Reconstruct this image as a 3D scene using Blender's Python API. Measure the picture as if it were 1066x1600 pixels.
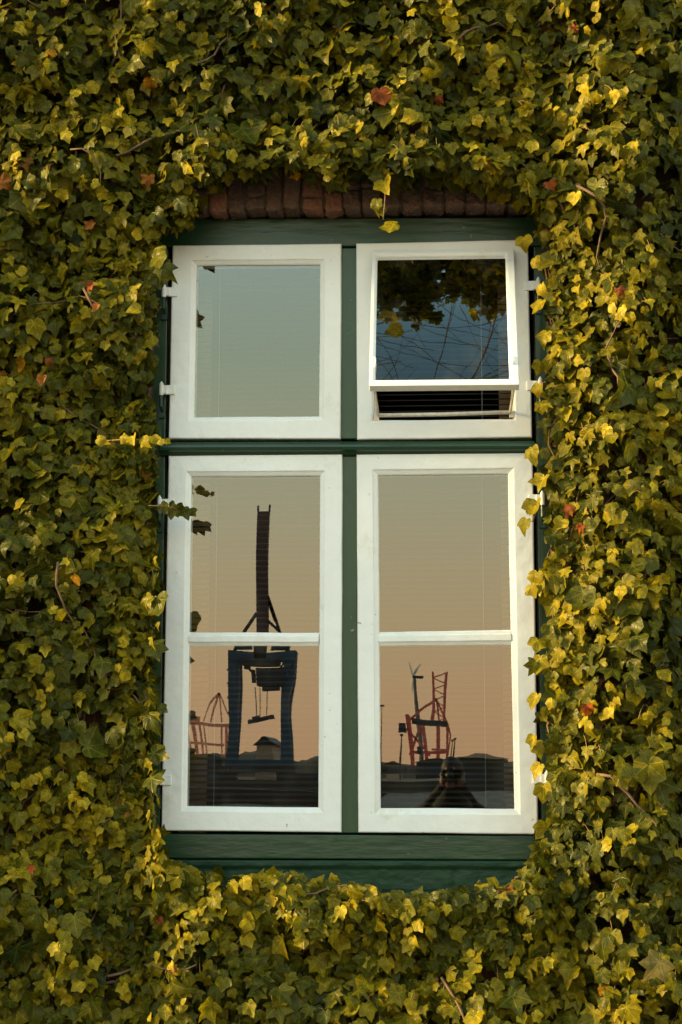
import bpy, bmesh, math, random
import numpy as np
from mathutils import Vector, Matrix, noise

random.seed(11); rng = np.random.default_rng(11)
for o in list(bpy.data.objects): bpy.data.objects.remove(o)
S = bpy.context.scene
C = S.collection

# ------------------------------------------------------------ camera
F = 2712.0; CD = 6.0; CZ = 1.6
TH = math.atan(412 / F); PS = math.atan(172 / F * math.cos(TH))
fw = Vector((-math.sin(PS)*math.cos(TH), math.cos(PS)*math.cos(TH), math.sin(TH)))
rt = Vector((math.cos(PS), math.sin(PS), 0)); up = rt.cross(fw)
cam = bpy.data.cameras.new('camera'); camo = bpy.data.objects.new('camera', cam); C.objects.link(camo)
camo.matrix_world = Matrix(((rt.x, up.x, -fw.x, 0), (rt.y, up.y, -fw.y, -CD), (rt.z, up.z, -fw.z, CZ), (0, 0, 0, 1)))
cam.sensor_fit = 'VERTICAL'; cam.sensor_height = 36; cam.lens = F/1600*36
cam.clip_start = 0.05; cam.clip_end = 20000
S.camera = camo
CP = Vector((0, -CD, CZ))
def ray(u, v): return fw + rt*((u-533)/F) + up*((800-v)/F)
def P(u, v, y=0.0):                       # where the line of sight through a picture point meets the upright plane y
    d = ray(u, v); return CP + d*((y+CD)/d.y)
def RF(u, v, dist):                       # the place seen mirrored in an upright pane, dist metres in front of the house
    d = ray(u, v); k = (CD+dist)/d.y
    return Vector((d.x*k, -dist, CZ+d.z*k))

# ------------------------------------------------------------ sky, sun, exposure
W = bpy.data.worlds.new('World'); S.world = W; W.use_nodes = True
SUN_AZ = math.radians(80.5)                 # to the left of straight behind the camera
SUN_EL = math.radians(16)
sd = Vector((-math.sin(SUN_AZ)*math.cos(SUN_EL), -math.cos(SUN_AZ)*math.cos(SUN_EL), math.sin(SUN_EL)))
nt = W.node_tree; N = nt.nodes; L = nt.links; N.clear()
out = N.new('ShaderNodeOutputWorld'); tc = N.new('ShaderNodeTexCoord')
sep = N.new('ShaderNodeSeparateXYZ'); L.new(tc.outputs['Generated'], sep.inputs[0])
rampn = N.new('ShaderNodeValToRGB'); L.new(sep.outputs['Z'], rampn.inputs[0])
cr = rampn.color_ramp
stops = [(0.0, (.425, .25, .130)), (.05, (.42, .275, .140)), (.10, (.39, .305, .165)), (.16, (.345, .325, .205)), (.24, (.258, .312, .225)),
         (.34, (.27, .345, .335)), (.55, (.27, .35, .37)), (.75, (.13, .19, .215)), (.88, (.025, .048, .056)), (1.0, (.022, .042, .052))]
cr.elements[0].position = 0; cr.elements[0].color = (*stops[0][1], 1)
cr.elements[1].position = 1; cr.elements[1].color = (*stops[-1][1], 1)
for p, c in stops[1:-1]:
    e = cr.elements.new(p); e.color = (*c, 1)
bg1 = N.new('ShaderNodeBackground'); L.new(rampn.outputs[0], bg1.inputs[0]); bg1.inputs[1].default_value = 6.0
sky = N.new('ShaderNodeTexSky'); sky.sky_type = 'NISHITA'; sky.sun_disc = False
sky.sun_elevation = SUN_EL; sky.sun_rotation = math.atan2(sd.x, sd.y); sky.dust_density = 2
bg2 = N.new('ShaderNodeBackground'); L.new(sky.outputs[0], bg2.inputs[0]); bg2.inputs[1].default_value = 0.02
ad = N.new('ShaderNodeAddShader'); L.new(bg1.outputs[0], ad.inputs[0]); L.new(bg2.outputs[0], ad.inputs[1])
L.new(ad.outputs[0], out.inputs[0])

sl = bpy.data.lights.new('sun', 'SUN'); slo = bpy.data.objects.new('sun', sl); C.objects.link(slo)
sl.energy = 11.5; sl.angle = math.radians(10); sl.color = (1, .745, .31)
slo.rotation_euler = (-sd).to_track_quat('-Z', 'Y').to_euler(); slo.location = sd*50
S.view_settings.view_transform = 'Standard'; S.view_settings.look = 'None'
S.view_settings.exposure = 0.0; S.view_settings.gamma = 1
S.render.engine = 'CYCLES'
try:
    S.cycles.max_bounces = 8; S.cycles.transparent_max_bounces = 16
except Exception: pass

# ------------------------------------------------------------ materials
def mat(name, col, rough=.6, metal=0.0, spec=.5, var=None, vscale=8, bump=0, bscale=60, bdist=.002, stretch=None, var2=None, v2scale=2, coat=0, chip=None, chipscale=45):
    m = bpy.data.materials.new(name); m.use_nodes = True
    t = m.node_tree; n = t.nodes; l = t.links; b = n['Principled BSDF']
    b.inputs['Base Color'].default_value = (*col, 1); b.inputs['Roughness'].default_value = rough
    b.inputs['Metallic'].default_value = metal; b.inputs['Specular IOR Level'].default_value = spec
    b.inputs['Coat Weight'].default_value = coat
    g = n.new('ShaderNodeNewGeometry')
    mp = n.new('ShaderNodeMapping'); l.new(g.outputs['Position'], mp.inputs[0])
    if stretch: mp.inputs['Scale'].default_value = stretch
    last = None
    if var:
        nz = n.new('ShaderNodeTexNoise'); nz.inputs['Scale'].default_value = vscale; nz.inputs['Detail'].default_value = 8
        nz.inputs['Roughness'].default_value = .65
        l.new(mp.outputs[0], nz.inputs[0])
        mr = n.new('ShaderNodeMapRange'); mr.inputs[1].default_value = .35; mr.inputs[2].default_value = .7; l.new(nz.outputs[0], mr.inputs[0])
        mx = n.new('ShaderNodeMix'); mx.data_type = 'RGBA'; l.new(mr.outputs[0], mx.inputs[0])
        mx.inputs[6].default_value = (*col, 1); mx.inputs[7].default_value = (*var, 1); last = mx.outputs[2]
    if var2:
        nz = n.new('ShaderNodeTexNoise'); nz.inputs['Scale'].default_value = v2scale; nz.inputs['Detail'].default_value = 10; nz.inputs['Roughness'].default_value = .7
        l.new(g.outputs['Position'], nz.inputs[0])
        mr = n.new('ShaderNodeMapRange'); mr.inputs[1].default_value = .60; mr.inputs[2].default_value = .72; l.new(nz.outputs[0], mr.inputs[0])
        mx = n.new('ShaderNodeMix'); mx.data_type = 'RGBA'; l.new(mr.outputs[0], mx.inputs[0])
        if last: l.new(last, mx.inputs[6])
        else: mx.inputs[6].default_value = (*col, 1)
        mx.inputs[7].default_value = (*var2, 1); last = mx.outputs[2]
    if chip:
        nz = n.new('ShaderNodeTexNoise'); nz.inputs['Scale'].default_value = chipscale; nz.inputs['Detail'].default_value = 5; nz.inputs['Roughness'].default_value = .6
        l.new(g.outputs['Position'], nz.inputs[0])
        n3 = n.new('ShaderNodeTexNoise'); n3.inputs['Scale'].default_value = 3.5; n3.inputs['Detail'].default_value = 2; l.new(g.outputs['Position'], n3.inputs[0])
        a3 = n.new('ShaderNodeMath'); a3.operation = 'MULTIPLY_ADD'; l.new(n3.outputs[0], a3.inputs[0]); a3.inputs[1].default_value = .35; l.new(nz.outputs[0], a3.inputs[2])
        mr = n.new('ShaderNodeMapRange'); mr.inputs[1].default_value = .89; mr.inputs[2].default_value = .91; l.new(a3.outputs[0], mr.inputs[0])
        mx = n.new('ShaderNodeMix'); mx.data_type = 'RGBA'; l.new(mr.outputs[0], mx.inputs[0]); l.new(last, mx.inputs[6]); mx.inputs[7].default_value = (*chip, 1); last = mx.outputs[2]
    if last: l.new(last, b.inputs['Base Color'])
    if bump:
        nb = n.new('ShaderNodeTexNoise'); nb.inputs['Scale'].default_value = bscale; nb.inputs['Detail'].default_value = 6
        l.new(mp.outputs[0], nb.inputs[0])
        bu = n.new('ShaderNodeBump'); bu.inputs['Strength'].default_value = bump; bu.inputs['Distance'].default_value = bdist
        l.new(nb.outputs[0], bu.inputs['Height']); l.new(bu.outputs[0], b.inputs['Normal'])
    return m

M_white = mat('white_paint', (.84, .84, .82), .42, var=(.79, .795, .765), vscale=9, bump=.6, bscale=26, bdist=.005, var2=(.68, .65, .55), v2scale=5, chip=(.42, .38, .28))
M_whiteb = mat('white_putty', (.83, .83, .80), .5, var=(.75, .745, .70), vscale=20, bump=.6, bscale=35, bdist=.004)
M_green = mat('green_paint_wood', (.014, .050, .020), .36, var=(.011, .037, .018), vscale=10, bump=.55, bscale=26, bdist=.005, stretch=(.35, 1, 1.6), var2=(.026, .070, .032), v2scale=14, chip=(.16, .17, .10))
M_greenv = mat('green_paint_upright', (.018, .058, .022), .36, var=(.012, .042, .019), vscale=10, bump=.6, bscale=26, bdist=.005, stretch=(1.6, 1, .35), var2=(.030, .080, .035), v2scale=14, chip=(.20, .21, .13))
M_greenr = mat('green_paint_masonry', (.012, .044, .018), .55, spec=.3, var=(.008, .030, .018), vscale=8, bump=.8, bscale=34, bdist=.008, stretch=(.6, 1, 1))
M_iron = mat('green_painted_iron', (.012, .045, .028), .4, bump=.5, bscale=60, bdist=.003)
M_stay = mat('old_cream_metal', (.82, .78, .68), .5, var=(.62, .5, .36), vscale=45, bump=.5, bscale=120, bdist=.002)
M_dark = mat('gap_shadow_timber', (.02, .03, .022), .8)
M_blind = mat('dark_brown_blind', (.038, .029, .021), .7, spec=.1, var=(.03, .023, .017), vscale=6)
M_cord = mat('pale_cord', (.22, .20, .17), .8)
M_board = mat('tan_reveal_board', (.62, .44, .27), .6, var=(.30, .2, .13), vscale=6)
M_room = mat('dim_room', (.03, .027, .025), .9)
M_bark = mat('ivy_stem_bark', (.11, .06, .035), .8, var=(.20, .11, .06), vscale=30, bump=.6, bscale=150, bdist=.003)
M_petiole = mat('ivy_petiole', (.20, .15, .05), .6, var=(.22, .09, .05), vscale=12)
M_tree = mat('bare_bark', (.07, .055, .045), .9, var=(.04, .033, .03), vscale=10, bump=.6, bscale=30, bdist=.02)
M_brick = mat('old_red_brick', (.145, .078, .05), .9, var=(.075, .045, .032), vscale=17, bump=1, bscale=55, bdist=.012, var2=(.33, .15, .09), v2scale=11)
M_brickhot = mat('orange_red_brick', (.22, .095, .055), .9, var=(.18, .075, .045), vscale=20, bump=.9, bscale=70, bdist=.008)
M_mortar = mat('dark_mortar', (.085, .058, .042), .95, bump=.8, bscale=90, bdist=.006)
M_ground = mat('quay_paving', (.10, .095, .09), .85, var=(.07, .068, .065), vscale=1)
M_far = mat('far_bank_dark', (.05, .05, .042), .9, var=(.075, .06, .045), vscale=.02)
M_hill = mat('far_wooded_hill', (.05, .055, .045), .95, var=(.085, .07, .055), vscale=.01)
M_blue = mat('blue_crane_paint', (.025, .07, .125), .5, var=(.018, .05, .08), vscale=.15)
M_maroon = mat('maroon_crane_paint', (.06, .018, .018), .5, var=(.04, .014, .014), vscale=.1)
M_red = mat('red_crane_paint', (.72, .10, .07), .6, var=(.6, .12, .09), vscale=.1)
M_palered = mat('hazed_red_paint', (.9, .30, .18), .7, var=(.7, .3, .22), vscale=.1)  # crane red made paler: haze over the distance is put into the colour
M_grey = mat('grey_steel', (.10, .11, .11), .5)
M_darks = mat('dark_steel', (.025, .028, .032), .6)
M_turb = mat('turbine_white', (.7, .7, .68), .5)
M_house = mat('pale_render', (.45, .33, .24), .8)
M_hull = mat('maroon_hull', (.045, .02, .018), .6, var=(.03, .03, .03), vscale=.2)
M_jacket = mat('dark_jacket', (.022, .022, .024), .8, bump=.5, bscale=30, bdist=.01)
M_skin = mat('skin', (.30, .17, .12), .55)
M_hair = mat('dark_hair', (.03, .02, .015), .6)
M_camera = mat('black_camera_body', (.02, .02, .02), .35)

# wall bricks
def wall_mat():
    m = bpy.data.materials.new('red_brick_wall'); m.use_nodes = True
    t = m.node_tree; n = t.nodes; l = t.links; b = n['Principled BSDF']; b.inputs['Roughness'].default_value = .9
    g = n.new('ShaderNodeNewGeometry'); s = n.new('ShaderNodeSeparateXYZ'); c = n.new('ShaderNodeCombineXYZ')
    l.new(g.outputs['Position'], s.inputs[0])
    ad = n.new('ShaderNodeMath'); l.new(s.outputs[0], ad.inputs[0]); l.new(s.outputs[1], ad.inputs[1])
    l.new(ad.outputs[0], c.inputs[0]); l.new(s.outputs[2], c.inputs[1])
    br = n.new('ShaderNodeTexBrick'); l.new(c.outputs[0], br.inputs[0]); br.inputs['Scale'].default_value = 1
    br.inputs['Brick Width'].default_value = .25; br.inputs['Row Height'].default_value = .077; br.inputs['Mortar Size'].default_value = .006
    br.inputs['Color1'].default_value = (.13, .05, .033, 1); br.inputs['Color2'].default_value = (.07, .035, .026, 1); br.inputs['Mortar'].default_value = (.04, .033, .028, 1)
    l.new(br.outputs[0], b.inputs['Base Color'])
    bu = n.new('ShaderNodeBump'); bu.inputs['Distance'].default_value = .008; bu.invert = True
    l.new(br.outputs[1], bu.inputs['Height']); l.new(bu.outputs[0], b.inputs['Normal'])
    return m
M_wall = wall_mat()

def glass_mat(name, r0, tint):
    m = bpy.data.materials.new(name); m.use_nodes = True
    t = m.node_tree; n = t.nodes; l = t.links; n.clear()
    o = n.new('ShaderNodeOutputMaterial'); mx = n.new('ShaderNodeMixShader')
    tr = n.new('ShaderNodeBsdfTransparent'); tr.inputs[0].default_value = (*tint, 1)
    gl = n.new('ShaderNodeBsdfGlossy'); gl.inputs['Roughness'].default_value = 0.0; gl.inputs[0].default_value = (1, 1, .99, 1)
    fr = n.new('ShaderNodeFresnel'); fr.inputs[0].default_value = 1.5
    ma = n.new('ShaderNodeMath'); ma.operation = 'ADD'; ma.inputs[1].default_value = r0; ma.use_clamp = True
    l.new(fr.outputs[0], ma.inputs[0]); l.new(ma.outputs[0], mx.inputs[0])
    l.new(tr.outputs[0], mx.inputs[1]); l.new(gl.outputs[0], mx.inputs[2])
    # faint smears of dirt on the outside
    g = n.new('ShaderNodeNewGeometry'); mp = n.new('ShaderNodeMapping'); mp.inputs['Scale'].default_value = (9, 1, 3); l.new(g.outputs['Position'], mp.inputs[0])
    nz = n.new('ShaderNodeTexNoise'); nz.inputs['Scale'].default_value = 1.4; nz.inputs['Detail'].default_value = 9; l.new(mp.outputs[0], nz.inputs[0])
    mr = n.new('ShaderNodeMapRange'); mr.inputs[1].default_value = .5; mr.inputs[2].default_value = .8; mr.inputs[3].default_value = 0; mr.inputs[4].default_value = .045; l.new(nz.outputs[0], mr.inputs[0])
    sp = n.new('ShaderNodeTexNoise'); sp.inputs['Scale'].default_value = 70; sp.inputs['Detail'].default_value = 1; l.new(g.outputs['Position'], sp.inputs[0])
    mr2 = n.new('ShaderNodeMapRange'); mr2.inputs[1].default_value = .79; mr2.inputs[2].default_value = .83; mr2.inputs[4].default_value = .25; l.new(sp.outputs[0], mr2.inputs[0])
    a2 = n.new('ShaderNodeMath'); a2.operation = 'MAXIMUM'; l.new(mr.outputs[0], a2.inputs[0]); l.new(mr2.outputs[0], a2.inputs[1])
    df = n.new('ShaderNodeBsdfDiffuse'); df.inputs[0].default_value = (.45, .42, .36, 1)
    m2 = n.new('ShaderNodeMixShader'); l.new(a2.outputs[0], m2.inputs[0]); l.new(mx.outputs[0], m2.inputs[1]); l.new(df.outputs[0], m2.inputs[2])
    l.new(m2.outputs[0], o.inputs[0])
    return m
M_glass = glass_mat('window_glass', .108, (.8, .82, .78))
M_glass_vent = glass_mat('vent_glass', .06, (.9, .9, .88))

def leaf_mat(name, dead=False):
    m = bpy.data.materials.new(name); m.use_nodes = True
    t = m.node_tree; n = t.nodes; l = t.links; b = n['Principled BSDF']; o = n['Material Output']
    def math_(op, a, bb=None, cc=None, clamp=False):
        q = n.new('ShaderNodeMath'); q.operation = op; q.use_clamp = clamp
        for i, v in enumerate((a, bb, cc)):
            if v is None: continue
            if isinstance(v, (int, float)): q.inputs[i].default_value = v
            else: l.new(v, q.inputs[i])
        return q.outputs[0]
    uv = n.new('ShaderNodeUVMap'); uv.uv_map = 'leaf'; s = n.new('ShaderNodeSeparateXYZ'); l.new(uv.outputs[0], s.inputs[0])
    x, y = s.outputs[0], s.outputs[1]
    th = math_('ARCTAN2', x, y); r = math_('SQRT', math_('ADD', math_('MULTIPLY', x, x), math_('MULTIPLY', y, y)))
    st = math.radians(50)
    k = math_('ADD', th, st/2 + 8*st); k = math_('MODULO', k, st); df = math_('ABSOLUTE', math_('SUBTRACT', k, st/2))
    d = math_('MULTIPLY', r, math_('SINE', df)); al = math_('MULTIPLY', r, math_('COSINE', df))
    wd = math_('SUBTRACT', .036, math_('MULTIPLY', r, .018))
    v1 = math_('SUBTRACT', 1, math_('DIVIDE', d, wd), clamp=True)
    w = math_('ABSOLUTE', math_('SUBTRACT', math_('FRACT', math_('MULTIPLY', math_('SUBTRACT', al, math_('MULTIPLY', d, .9)), 7.0)), .5))
    v2 = math_('MULTIPLY', math_('SUBTRACT', 1, math_('MULTIPLY', w, 9), clamp=True), .35)
    vein = math_('MULTIPLY', math_('MAXIMUM', v1, v2), .5 if not dead else .3)
    at = n.new('ShaderNodeAttribute'); at.attribute_name = 'leafcol'
    g = n.new('ShaderNodeNewGeometry')
    nz = n.new('ShaderNodeTexNoise'); nz.inputs['Scale'].default_value = 55; nz.inputs['Detail'].default_value = 4; l.new(g.outputs['Position'], nz.inputs[0])
    mr = n.new('ShaderNodeMapRange'); mr.inputs[1].default_value = .35; mr.inputs[2].default_value = .7; mr.inputs[3].default_value = .72; mr.inputs[4].default_value = 1.35; l.new(nz.outputs[0], mr.inputs[0])
    mul = n.new('ShaderNodeVectorMath'); mul.operation = 'SCALE'; l.new(at.outputs['Color'], mul.inputs[0]); l.new(mr.outputs[0], mul.inputs['Scale'])
    # veins paler
    vc = n.new('ShaderNodeVectorMath'); vc.operation = 'MULTIPLY_ADD'; l.new(mul.outputs[0], vc.inputs[0]); vc.inputs[1].default_value = (2.4, 2.3, 1.8); vc.inputs[2].default_value = (.06, .065, .016)
    mx = n.new('ShaderNodeMix'); mx.data_type = 'RGBA'; l.new(vein, mx.inputs[0]); l.new(mul.outputs[0], mx.inputs[6]); l.new(vc.outputs[0], mx.inputs[7])
    # yellowed or browned blotches
    nz2 = n.new('ShaderNodeTexNoise'); nz2.inputs['Scale'].default_value = 17; nz2.inputs['Detail'].default_value = 6; l.new(g.outputs['Position'], nz2.inputs[0])
    mr2 = n.new('ShaderNodeMapRange'); mr2.inputs[1].default_value = .60; mr2.inputs[2].default_value = .70; mr2.inputs[4].default_value = .5; l.new(nz2.outputs[0], mr2.inputs[0])
    mx2 = n.new('ShaderNodeMix'); mx2.data_type = 'RGBA'; l.new(mr2.outputs[0], mx2.inputs[0]); l.new(mx.outputs[2], mx2.inputs[6])
    mx2.inputs[7].default_value = (.16, .115, .01, 1) if not dead else (.12, .045, .015, 1)
    l.new(mx2.outputs[2], b.inputs['Base Color'])
    b.inputs['Roughness'].default_value = .36 if not dead else .7; b.inputs['Specular IOR Level'].default_value = .15; b.inputs['Specular Tint'].default_value = (1, .97, .85, 1)
    bu = n.new('ShaderNodeBump'); bu.inputs['Strength'].default_value = .5; bu.inputs['Distance'].default_value = .004
    hh = math_('SUBTRACT', math_('MULTIPLY', nz.outputs[0], .5), math_('MULTIPLY', math_('MAXIMUM', v1, v2), .5))
    l.new(hh, bu.inputs['Height']); l.new(bu.outputs[0], b.inputs['Normal'])
    tl = n.new('ShaderNodeBsdfTranslucent'); ts = n.new('ShaderNodeVectorMath'); ts.operation = 'MULTIPLY'; l.new(mx2.outputs[2], ts.inputs[0]); ts.inputs[1].default_value = (1.5, 1.6, .7)
    l.new(ts.outputs[0], tl.inputs[0])
    ms = n.new('ShaderNodeMixShader'); ms.inputs[0].default_value = .22; l.new(b.outputs[0], ms.inputs[1]); l.new(tl.outputs[0], ms.inputs[2])
    l.new(ms.outputs[0], o.inputs[0])
    return m
M_leaf = leaf_mat('ivy_leaf'); M_dead = leaf_mat('withered_leaf', True)

# ------------------------------------------------------------ helpers
def tag(o, label=None, cat=None, group=None, kind=None):
    if label: o['label'] = label
    if cat: o['category'] = cat
    if group: o['group'] = group
    if kind: o['kind'] = kind
    return o
def empty(name, loc, label, cat, group=None):
    o = bpy.data.objects.new(name, None); C.objects.link(o); o.location = loc; return tag(o, label, cat, group)
def link(name, me, m, parent=None, smooth=False):
    if m: me.materials.append(m)
    o = bpy.data.objects.new(name, me); C.objects.link(o)
    if smooth:
        for p in me.polygons: p.use_smooth = True
    if parent is not None:
        o.parent = parent
        bpy.context.view_layer.update()
        o.matrix_parent_inverse = parent.matrix_world.inverted()
    return o
def from_bm(name, bm, m, parent=None, smooth=False):
    bmesh.ops.recalc_face_normals(bm, faces=bm.faces)
    me = bpy.data.meshes.new(name); bm.to_mesh(me); bm.free()
    return link(name, me, m, parent, smooth)
def hexa(bm, f, b):                       # front quad and back quad -> closed block
    vf = [bm.verts.new(p) for p in f]; vb = [bm.verts.new(p) for p in b]
    bm.faces.new(vf); bm.faces.new(vb[::-1])
    for i in range(4):
        j = (i+1) % 4; bm.faces.new((vf[i], vb[i], vb[j], vf[j]))
def box(bm, c, s, rot=None):
    x, y, z = s[0]/2, s[1]/2, s[2]/2
    R = rot or Matrix.Identity(3)
    f = [Vector(c)+R@Vector(p) for p in ((-x, -y, z), (x, -y, z), (x, -y, -z), (-x, -y, -z))]
    b = [Vector(c)+R@Vector(p) for p in ((-x, y, z), (x, y, z), (x, y, -z), (-x, y, -z))]
    hexa(bm, f, b)
def quad_px(q, yf): return [P(u, v, yf) for u, v in q]
def slab_px(bm, q, yf, yb):               # block whose front outline is q (picture points on plane yf), going straight back to yb
    f = quad_px(q, yf); b = [Vector((p.x, yb, p.z)) for p in f]; hexa(bm, f, b)
def bar(bm, a, b, w, d=None):
    a, b = Vector(a), Vector(b); d = d or w; ax = (b-a).normalized()
    s = ax.cross(Vector((0, 1, 0))); s = s.normalized() if s.length > 1e-3 else Vector((1, 0, 0)); t = ax.cross(s).normalized()
    q = lambda p: [p+s*w/2+t*d/2, p-s*w/2+t*d/2, p-s*w/2-t*d/2, p+s*w/2-t*d/2]
    hexa(bm, q(a), q(b))
def tube(bm, pts, rad, n=6):
    rings = []; k = len(pts)
    pts = [Vector(p) for p in pts]
    ref = Vector((.31, .9, .22)).normalized()
    for i, p in enumerate(pts):
        t = (pts[min(i+1, k-1)]-pts[max(i-1, 0)]).normalized()
        s = t.cross(ref); s = s.normalized() if s.length > 1e-3 else Vector((1, 0, 0)); w = t.cross(s)
        r = rad[i] if isinstance(rad, (list, tuple)) else rad
        rings.append([bm.verts.new(p+(s*math.cos(a)+w*math.sin(a))*r) for a in [2*math.pi*j/n for j in range(n)]])
    for i in range(k-1):
        for j in range(n):
            bm.faces.new((rings[i][j], rings[i][(j+1) % n], rings[i+1][(j+1) % n], rings[i+1][j]))
    bm.faces.new(rings[0][::-1]); bm.faces.new(rings[-1])
def bevel(o, w, seg=2):
    md = o.modifiers.new('bevel', 'BEVEL'); md.width = w; md.segments = seg; md.limit_method = 'ANGLE'; md.angle_limit = math.radians(40)
    return o

# ------------------------------------------------------------ ground, water, far bank
def sheet(name, prof, x0, x1, m):
    bm = bmesh.new(); r = [[bm.verts.new((x, y, z)) for y, z in prof] for x in (x0, x1)]
    for i in range(len(prof)-1): bm.faces.new((r[0][i], r[1][i], r[1][i+1], r[0][i+1]))
    o = from_bm(name, bm, m); return tag(o, kind='structure')
g = sheet('ground', [(60, 0), (-24, 0), (-24.3, -7), (-600, -7), (-600.5, 0), (-9000, 0)], -6000, 6000, M_ground)
g.data.materials.append(M_far)
for p in g.data.polygons:
    if p.center.y < -598: p.material_index = 1
def water_mat():
    m = mat('river_water', (.03, .033, .03), .45, spec=.16)
    t = m.node_tree; n = t.nodes; l = t.links
    gg = n.new('ShaderNodeNewGeometry'); nz = n.new('ShaderNodeTexNoise'); nz.inputs['Scale'].default_value = .5; nz.inputs['Detail'].default_value = 8
    l.new(gg.outputs['Position'], nz.inputs[0]); bu = n.new('ShaderNodeBump'); bu.inputs['Strength'].default_value = 1; bu.inputs['Distance'].default_value = 1.2
    l.new(nz.outputs[0], bu.inputs['Height']); l.new(bu.outputs[0], n['Principled BSDF'].inputs['Normal']); return m
sheet('water', [(-24.4, -4), (-599.8, -4)], -5000, 5000, water_mat())
# wooded ridge on the far side
def ridge(name, y, h, seed, m, x0=-700, x1=500, step=6):
    bm = bmesh.new(); f = []; b = []
    x = x0
    while x <= x1:
        z = h*(.55+.7*noise.noise(Vector((x*.006, seed, 0)))+.18*noise.noise(Vector((x*.03, seed, 3)))+.10*noise.noise(Vector((x*.15, seed, 7))))
        z = max(z, 2)
        f.append((x, z)); x += step
    rows = [[bm.verts.new((x, y-dy, z*k-.5)) for x, z in f] for dy, k in ((0, 0), (25, .75), (60, 1), (140, .8), (200, 0))]
    for i in range(4):
        for j in range(len(f)-1): bm.faces.new((rows[i][j], rows[i][j+1], rows[i+1][j+1], rows[i+1][j]))
    return tag(from_bm(name, bm, m, smooth=True), kind='structure')
ridge('hills', -1900, 32, 3.3, M_hill)

# ------------------------------------------------------------ cranes etc. across the river (seen mirrored in the panes)
def blue_crane():
    D = 640; s = (CD+D)/F
    def q(u, v, dd=0):
        p = RF(u, v, D); return Vector((p.x, -D-dd, p.z))
    e = empty('harbour_crane', q(410, 1219), 'tall blue harbour crane with its dark boom raised upright, mirrored in the lower left panes', 'crane')
    def mk(name, m, bars):
        bm = bmesh.new()
        for a in bars: bar(bm, *a)
        return from_bm(name, bm, m, e)
    for dd in (0, 9):
        for top, bot in (((366, 1020), (362, 1219)), ((457, 1022), (440, 1219))):
            for o_, w_ in ((-1.0, 2.0), (1.2, 1.2)):
                O_ = Vector((o_, 0, 0)); mk('leg', M_blue, [(q(*top, dd)+O_*(1 if dd == 0 else .7), q(*bot, dd)+O_*.6, w_, 2)])
    mk('portal_beam', M_blue, [(q(358, 1024), q(462, 1026), 3.6, 3)]); mk('portal_beam', M_blue, [(q(358, 1024, 9), q(462, 1026, 9), 3, 3)]); mk('portal_beam', M_blue, [(q(366, 1195), q(446, 1197), 4, 3)])
    for u in (366, 457): mk('cross_beam', M_blue, [(q(u, 1024), q(u, 1024, 9), 3, 2)])
    mk('boom', M_maroon, [(q(409, 1040), q(412, 800), 4.3, 3)])
    mk('boom_tip', M_darks, [(q(404.5, 806), q(403.5, 790), .7), (q(420, 806), q(421, 789), .7), (q(404, 803), q(420, 803), 1)])
    for a, b in (((401, 958), (379, 992)), ((379, 990), (366, 1020)), ((418, 930), (438, 990)), ((438, 990), (452, 1022)), ((416, 968), (438, 988)), ((418, 935), (430, 970))):
        mk('stay', M_darks, [(q(*a), q(*b), 1.1)])
    mk('machinery_house', M_darks, [(q(402, 1058), q(448, 1058), 7, 8), (q(410, 1070), q(440, 1068), 5, 6), (q(375, 1034), q(440, 1034), 3, 6)])
    for a, b, w in (((372, 1030), (400, 1056), .8), ((452, 1030), (430, 1056), .8), ((396, 1046), (396, 1068), 1.6), ((446, 1046), (444, 1072), 1.8), ((370, 1012), (398, 1010), 1.4), ((425, 1011), (452, 1014), 1.6)):
        mk('catwalk', M_darks, [(q(*a), q(*b), w)])
    for k_ in range(7): mk('ladder_landing', M_darks, [(q(355, 1048+k_*22), q(364, 1048+k_*22), .7)])
    for a, b in (((404, 990), (404, 812)), ((417, 990), (419, 812))): mk('boom_rail', M_maroon, [(q(a[0]-1.5 if a[0] < 410 else a[0]+1.5, a[1]), q(b[0], b[1]), .6)])
    mk('operator_cab', M_blue, [(q(380, 1040), q(392, 1040), 3, 3)])
    for a, b in (((405, 1075), (404, 1120)), ((420, 1075), (419, 1118)), ((397, 1075), (398, 1122))):
        mk('rope', M_darks, [(q(*a), q(*b), .35)])
    mk('spreader', M_darks, [(q(385, 1128), q(430, 1121), 1.6, 2), (q(392, 1123), q(404, 1121), 1.4, 1.4)])
blue_crane()
def red_crane(label, apex, girder, legs, boom, D, extra=()):
    M_r = M_red if boom else M_palered
    def q(p, dd=0):
        r = RF(p[0], p[1], D); return Vector((r.x, -D-dd, r.z))
    e = empty('harbour_crane', q(legs[0][1]), label, 'crane')
    k = D/1500
    def mk(name, m, *bars):
        bm = bmesh.new()
        for a in bars: bar(bm, *a)
        return from_bm(name, bm, m, e)
    for dd in (0, 25*k):
        for a, b in legs: mk('leg', M_r, (q(a, dd), q(b, dd), (2.6 if boom else 1.4)*k))
    mk('girder', M_darks if boom else M_r, (q(girder[0]), q(girder[1]), (5 if boom else 2.6)*k, 3*k))
    for a, b in zip(*[iter(apex)]*2): mk('brace', M_r, (q(a), q(b), (1.7 if boom else 1.0)*k))
    bars = []
    if boom:
        (a, b, w) = boom; A, B = q(a), q(b); s = Vector((w/2, 0, 0))
        bars += [(A-s, B-s, 1.9*k), (A+s*.8, B+s*.8, 1.9*k)]
        for i in range(9):
            t0, t1 = i/9, (i+1)/9
            bars.append((A.lerp(B, t0)+(s if i % 2 else -s), A.lerp(B, t1)+(-s if i % 2 else s), .9*k))
        mk('boom', M_r, *bars)
    for nm, m, a, b, w in extra: mk(nm, m, (q(a), q(b), w*k))
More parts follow.
